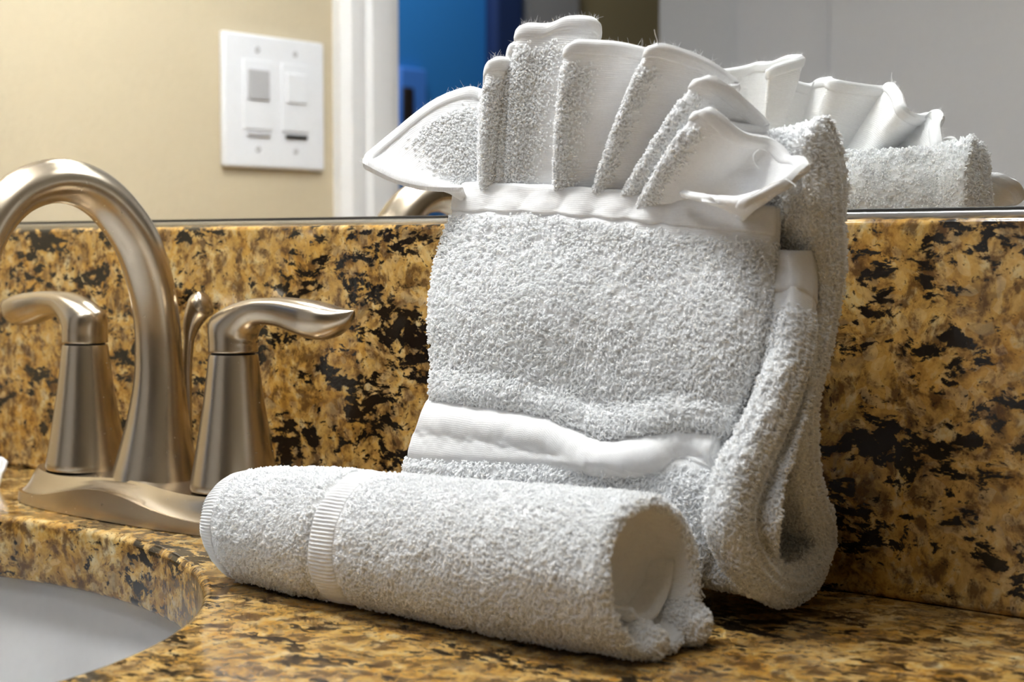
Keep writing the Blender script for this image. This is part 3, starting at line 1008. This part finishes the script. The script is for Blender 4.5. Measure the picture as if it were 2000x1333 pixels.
# pile on the ridges (pleat fronts), bare woven cloth on the faces between
ridge = np.zeros(nf)
for r0, wd in ((6.5, 2.2), (10.8, 1.5), (14.0, 1.7), (19.8, 1.3), (24.7, 0.85), (29.9, 0.95), (34.9, 0.95), (3.6, 1.2)):
    ridge = np.maximum(ridge, np.clip(1.4 - np.abs(su - r0) / wd, 0, 1))
rowv = np.linspace(0, 1, NRF)
lenp = np.linalg.norm(top - bot, axis=1)
lp = np.interp(su, np.arange(len(cc)), lenp)
tophem = np.clip(((1 - rowv)[:, None] * lp[None] - 0.007) / 0.002, 0, 1)
MF = ridge[None] * tophem
tf = np.full((NRF, nf), 0.0026)
tf += 0.0008 * np.clip(1 - (1 - rowv)[:, None] * lp[None] / 0.0035, 0, 1)
tf += 0.0030 * np.exp(-(su / 0.55) ** 2)[None] * np.linspace(0.4, 1, NRF)[:, None]
o, FF, FBk, NFF = cloth('pleated_cloth', FNg, tf, TOWEL, fc, MF, None, density=2.8e6, size=0.0009, seed=21, lean=(0.0, -0.2, -0.4), swirl=0.8, edge=1.0, wob=0.0002)
# turned hem along the top edge of the fan
kh = int(np.ceil(NRF * 0.93))
Hh = FNg[kh - 1:, :].copy()
tipd = FNg[-1] - FNg[-2]
tipd /= np.linalg.norm(tipd, axis=1, keepdims=True)
Hs = np.stack([FNg[-1] + tipd * d for d in np.linspace(-0.0052, 0.0003, 9)])
ex = fibres(FNg[-1], 900, 0.0016, 31, tipd, 1.0)
NH = grid_normals(box_blur(FNg, 2))[-1]
Hf = Hs.copy()
o, *_ = cloth('turned_hem', Hf, 0.0040, HEM, fc, None, None, seed=22, edge=1.0, wob=0.00012, extra=ex)
# loose threads
def thread(pts, name, parent, r=0.00013):
    P_ = crs(np.array(pts), 8)
    V, Q, T = tube(P_, np.linspace(r, r * 0.6, len(P_)), 6)
    link(name, raw_mesh(name, V, Q, T), TOWEL, parent)
thread([at(1286, 92, y=-.058), at(1284, 80, y=-.059), at(1280, 68, y=-.0595), at(1278, 58, y=-.060)], 'loose_thread', fc, 0.00022)
thread([at(1482, 292, y=-.058), at(1472, 302, y=-.062), at(1473, 318, y=-.063), at(1483, 330, y=-.064)], 'loose_thread', fc)
thread([at(1528, 352, y=-.070), at(1505, 360, y=-.072), at(1485, 372, y=-.073), at(1466, 382, y=-.072)], 'loose_thread', fc, 0.0002)
thread([at(1535, 350, y=-.070), at(1548, 358, y=-.071), at(1556, 366, y=-.072)], 'loose_thread', fc, 0.00018)
thread([at(1560, 330, y=-.058), at(1575, 322, y=-.052), at(1590, 318, y=-.047)], 'loose_thread', fc, 0.00018)

# ---- rolled wash cloth
X0, X1 = 0.1450, 0.3325
YR = -0.1150
rl = empty('rolled_washcloth', ((X0 + X1) / 2, YR, 0))
tag(rl, 'rolled white terry washcloth lying on the countertop in front of the towel pocket', 'washcloth')


def radius(x):
    s = (x - X0) / (X1 - X0)
    return 0.0202 + 0.0042 * s


pr2 = [(X0 + 0.0000, 0.0), (X0 + 0.0003, 0.006), (X0 + 0.0018, 0.0115), (X0 + 0.0050, 0.0160), (X0 + 0.0100, 0.0188), (X0 + 0.0160, 0.0201)]
for x in np.linspace(X0 + 0.024, X1 - 0.010, 14):
    pr2.append((x, radius(x)))
pr2 += [(X1 - 0.0045, 0.0243), (X1 - 0.0012, 0.0240), (X1 + 0.0004, 0.0227), (X1 + 0.0002, 0.0212), (X1 - 0.0015, 0.0203), (X1 - 0.0060, 0.0196), (X1 - 0.0110, 0.0182), (X1 - 0.0150, 0.0145), (X1 - 0.0165, 0.0080), (X1 - 0.0165, 0.0)]
pr2 = crs(np.array(pr2), 14)
pr2 = resample(np.concatenate([pr2, np.zeros((len(pr2), 1))], 1), 300)[:, :2]
NPHI = 220
phi = np.linspace(0, 2 * math.pi, NPHI + 1)
X = np.repeat(pr2[:, :1], NPHI + 1, 1)
Rr = np.repeat(np.maximum(pr2[:, 1:2], 1e-5), NPHI + 1, 1)
PH = np.repeat(phi[None], len(pr2), 0)
outer = np.arange(len(pr2)) < np.argmax(pr2[:, 0])
# grooves at the borders of the woven bands, softly uneven body
xg = [X0 + 0.0175, X0 + 0.0640, X0 + 0.0790]
for g_, dp in zip(xg, (0.0007, 0.0014, 0.0006)):
    Rr -= dp * np.exp(-((X - g_ - 0.002 * np.sin(PH)) / 0.0013) ** 2) * outer[:, None]
# phi = 0 -> +y (back), pi/2 -> up, pi -> front
Rr *= 1 + 0.020 * np.sin(2 * PH + X * 25) + 0.012 * np.sin(3 * PH - X * 40) + 0.015 * np.sin(X * 70) * outer[:, None]
cz = (radius(X) * 0.965)
Yc = YR + Rr * np.cos(PH) * 1.0
Zc = cz + Rr * np.sin(PH)
Zc = np.where(Zc < 0.0022, 0.0022 + (Zc - 0.0022) * 0.15, Zc)
Zc = np.maximum(Zc, 0.0006)
# seat the mouth slightly askew: the upper lip leans back
X = X + np.where(pr2[:, :1] > X1 - 0.03, 1, 0) * (-0.0030 * np.sin(PH) * np.clip((pr2[:, :1] - (X1 - 0.03)) / 0.03, 0, 1))
PR = np.stack([X, Yc, Zc], -1)
Nr = grid_normals(PR)
cdir = PR - np.array([0, YR, 0]) - np.stack([X * 1, 0 * X, cz], -1)
# orient normals: away from the mid tube surface (outer part) / towards axis (inside the mouth)
sgn = np.sign(np.sum(Nr[150, 50] * cdir[150, 50]))
Nr = Nr * sgn
PR = PR + Nr * (0.0004 * noise(PR, 0.008, 2) + 0.0002 * noise(PR, 0.003, 5))[..., None]
band = np.clip(1 - np.abs(X - (X0 + 0.0715)) / 0.0075 + 0.3, 0, 1) > 0.35
b2 = (X < X0 + 0.0155)
MR = np.where(band | b2, 0.0, 1.0)
inside = (~outer)[:, None] & (pr2[:, 1:2] < 0.0206)
MR = np.where(inside, 0.0, MR)
parts = [(PR.reshape(-1, 3), grid_faces(*PR.shape[:2], flip=(sgn < 0)), None)]
g = scatter(PR, Nr, MR, 1.5e6, 0.00110, 41, lean=(0.25, 0, -0.5), swirl=1.0)
parts.append(g)
V, Q, T = merge(parts)
uv = np.zeros((len(V), 2)); uv[:PR.shape[0] * PR.shape[1]] = np.stack([X, PH * 0.022], -1).reshape(-1, 2)
mi = np.zeros(len(Q) + len(T), int); mi[(PR.shape[0] - 1) * (PR.shape[1] - 1):] = 1
link('rolled_body', raw_mesh('rolled_body', V, Q, T, uv, mi), [TOWEL, PILE], rl)
# the two ribbed bands
for (lo, hi, nm) in ((X0 + 0.0035, X0 + 0.0150, 'ribbed_band'), (X0 + 0.0655, X0 + 0.0775, 'ribbed_band')):
    i0 = np.argmax(pr2[:, 0] > lo); i1 = np.argmax(pr2[:, 0] > hi)
    S = (PR + Nr * 0.0002)[i0:i1]
    ribs = 0.00016 * np.sin(PH[i0:i1] * 0.0215 / 0.00085 * 2 * math.pi * 0.5)[..., None]
    # dense resample round the roll so the ribs have shape
    kk = 1200
    pf = np.linspace(0, NPHI, kk)
    D = np.stack([np.stack([np.interp(pf, np.arange(NPHI + 1), S[i, :, c]) for c in range(3)], -1) for i in range(len(S))])
    DN = np.stack([np.stack([np.interp(pf, np.arange(NPHI + 1), Nr[i0 + i, :, c]) for c in range(3)], -1) for i in range(len(S))])
    e = np.sin(np.linspace(0, math.pi, len(S)))[:, None, None] ** 0.3
    D = D + DN * (0.00022 * np.sin(np.linspace(0, 2 * math.pi, kk) * 105)[None, :, None] + 0.0004) * e
    Vb, Qb = D.reshape(-1, 3), grid_faces(D.shape[0], D.shape[1], flip=(sgn < 0))
    link(nm, raw_mesh(nm, Vb, Qb), HEM, rl)
# spiral lip inside the mouth and rolled corners tucked at the bottom
sp_t = np.linspace(math.radians(-125), math.radians(5), 60)
rad_s = np.interp(np.linspace(0, 1, 60), [0, 0.5, 1], [0.0110, 0.0150, 0.0195])
SPx = np.linspace(X1 - 0.032, X1 - 0.0025, 26)
c0 = radius(X1) * 0.965
S = np.stack([np.stack([np.full(60, x) - 0.003 * np.linspace(0, 1, 60), YR + rad_s * np.cos(sp_t), c0 + rad_s * np.sin(sp_t)], 1) for x in SPx])
cloth('inner_fold', S.transpose(1, 0, 2), 0.0036, TOWEL, rl, None, None, seed=43, wob=0.0004)


def lobe(pts, radii, name, seed, mask=1.0):
    P_ = crs(np.array(pts), 10)
    rad = crs(np.array(radii)[:, None], 10)[:, 0]
    k = len(P_)
    tn = np.gradient(P_, axis=0); tn /= np.linalg.norm(tn, axis=1, keepdims=True)
    s = np.cross(tn, (0, 0, 1)); s /= np.linalg.norm(s, axis=1, keepdims=True)
    q_ = np.cross(s, tn)
    th_ = np.linspace(0, 2 * math.pi, 41)
    S = P_[:, None] + rad[:, None, None] * (np.cos(th_)[None, :, None] * s[:, None] + np.sin(th_)[None, :, None] * q_[:, None])
    S[..., 2] = np.maximum(S[..., 2], 0.0004)
    N = S - P_[:, None]
    N /= np.maximum(np.linalg.norm(N, axis=-1, keepdims=True), 1e-9)
    S = S + N * (0.0004 * noise(S, 0.006, seed))[..., None]
    pts_ = [(S.reshape(-1, 3), grid_faces(k, 41, True), None)]
    g_ = scatter(S, N, np.full(S.shape[:2], mask), 1.2e6, 0.0009, seed, lean=(0.3, 0, -0.3))
    if g_: pts_.append(g_)
    V, Q, T = merge(pts_)
    mi = np.zeros(len(Q) + len(T), int); mi[(k - 1) * 40:] = 1
    return link(name, raw_mesh(name, V, Q, T, None, mi), [TOWEL, PILE], rl)


lobe([(X1 - 0.060, YR + 0.004, 0.0050), (X1 - 0.03, YR + 0.000, 0.0052), (X1 - 0.006, YR - 0.002, 0.0054), (X1 + 0.0035, YR - 0.003, 0.0052), (X1 + 0.0058, YR - 0.003, 0.0050)], [0.003, 0.0050, 0.0055, 0.0040, 0.0002], 'tucked_corner', 51)
lobe([(X1 - 0.060, YR + 0.020, 0.0060), (X1 - 0.03, YR + 0.020, 0.0065), (X1 - 0.004, YR + 0.019, 0.0068), (X1 + 0.0045, YR + 0.018, 0.0068), (X1 + 0.0072, YR + 0.018, 0.0066)], [0.004, 0.0062, 0.0068, 0.0048, 0.0002], 'tucked_corner', 52)

# ---- small white cloth at the left edge of the picture
pk = at(-20, 935, y=-.045)
g0 = np.array([[(-60, 905), (-40, 888), (-15, 892), (4, 893), (12, 900)], [(-60, 925), (-40, 910), (-15, 908), (2, 912), (9, 915)], [(-60, 950), (-42, 942), (-18, 935), (-4, 933), (2, 930)], [(-60, 985), (-45, 975), (-25, 968), (-12, 966), (-6, 965)]], float)
Gt = np.zeros((4, 5, 3)); Gt[..., :2] = g0
Gt[..., 2] = np.array([-.043, -.045, -.047, -.050])[:, None] - 0.004 * np.sin(np.arange(5) * 1.6)[None]
U2 = interp_grid(Gt, 34, 60)
PT = at(U2[..., 0], U2[..., 1], y=U2[..., 2])
PT[..., 2] = np.maximum(PT[..., 2], 0.0015)
tt_ = empty('folded_tissue', (float(PT[..., 0].mean()), float(PT[..., 1].mean()), 0.0))
tag(tt_, 'small folded white tissue on the counter left of the faucet, cut by the picture edge', 'tissue')
cloth('tissue_sheet', PT, 0.0016, HEM, tt_, None, None, seed=61)
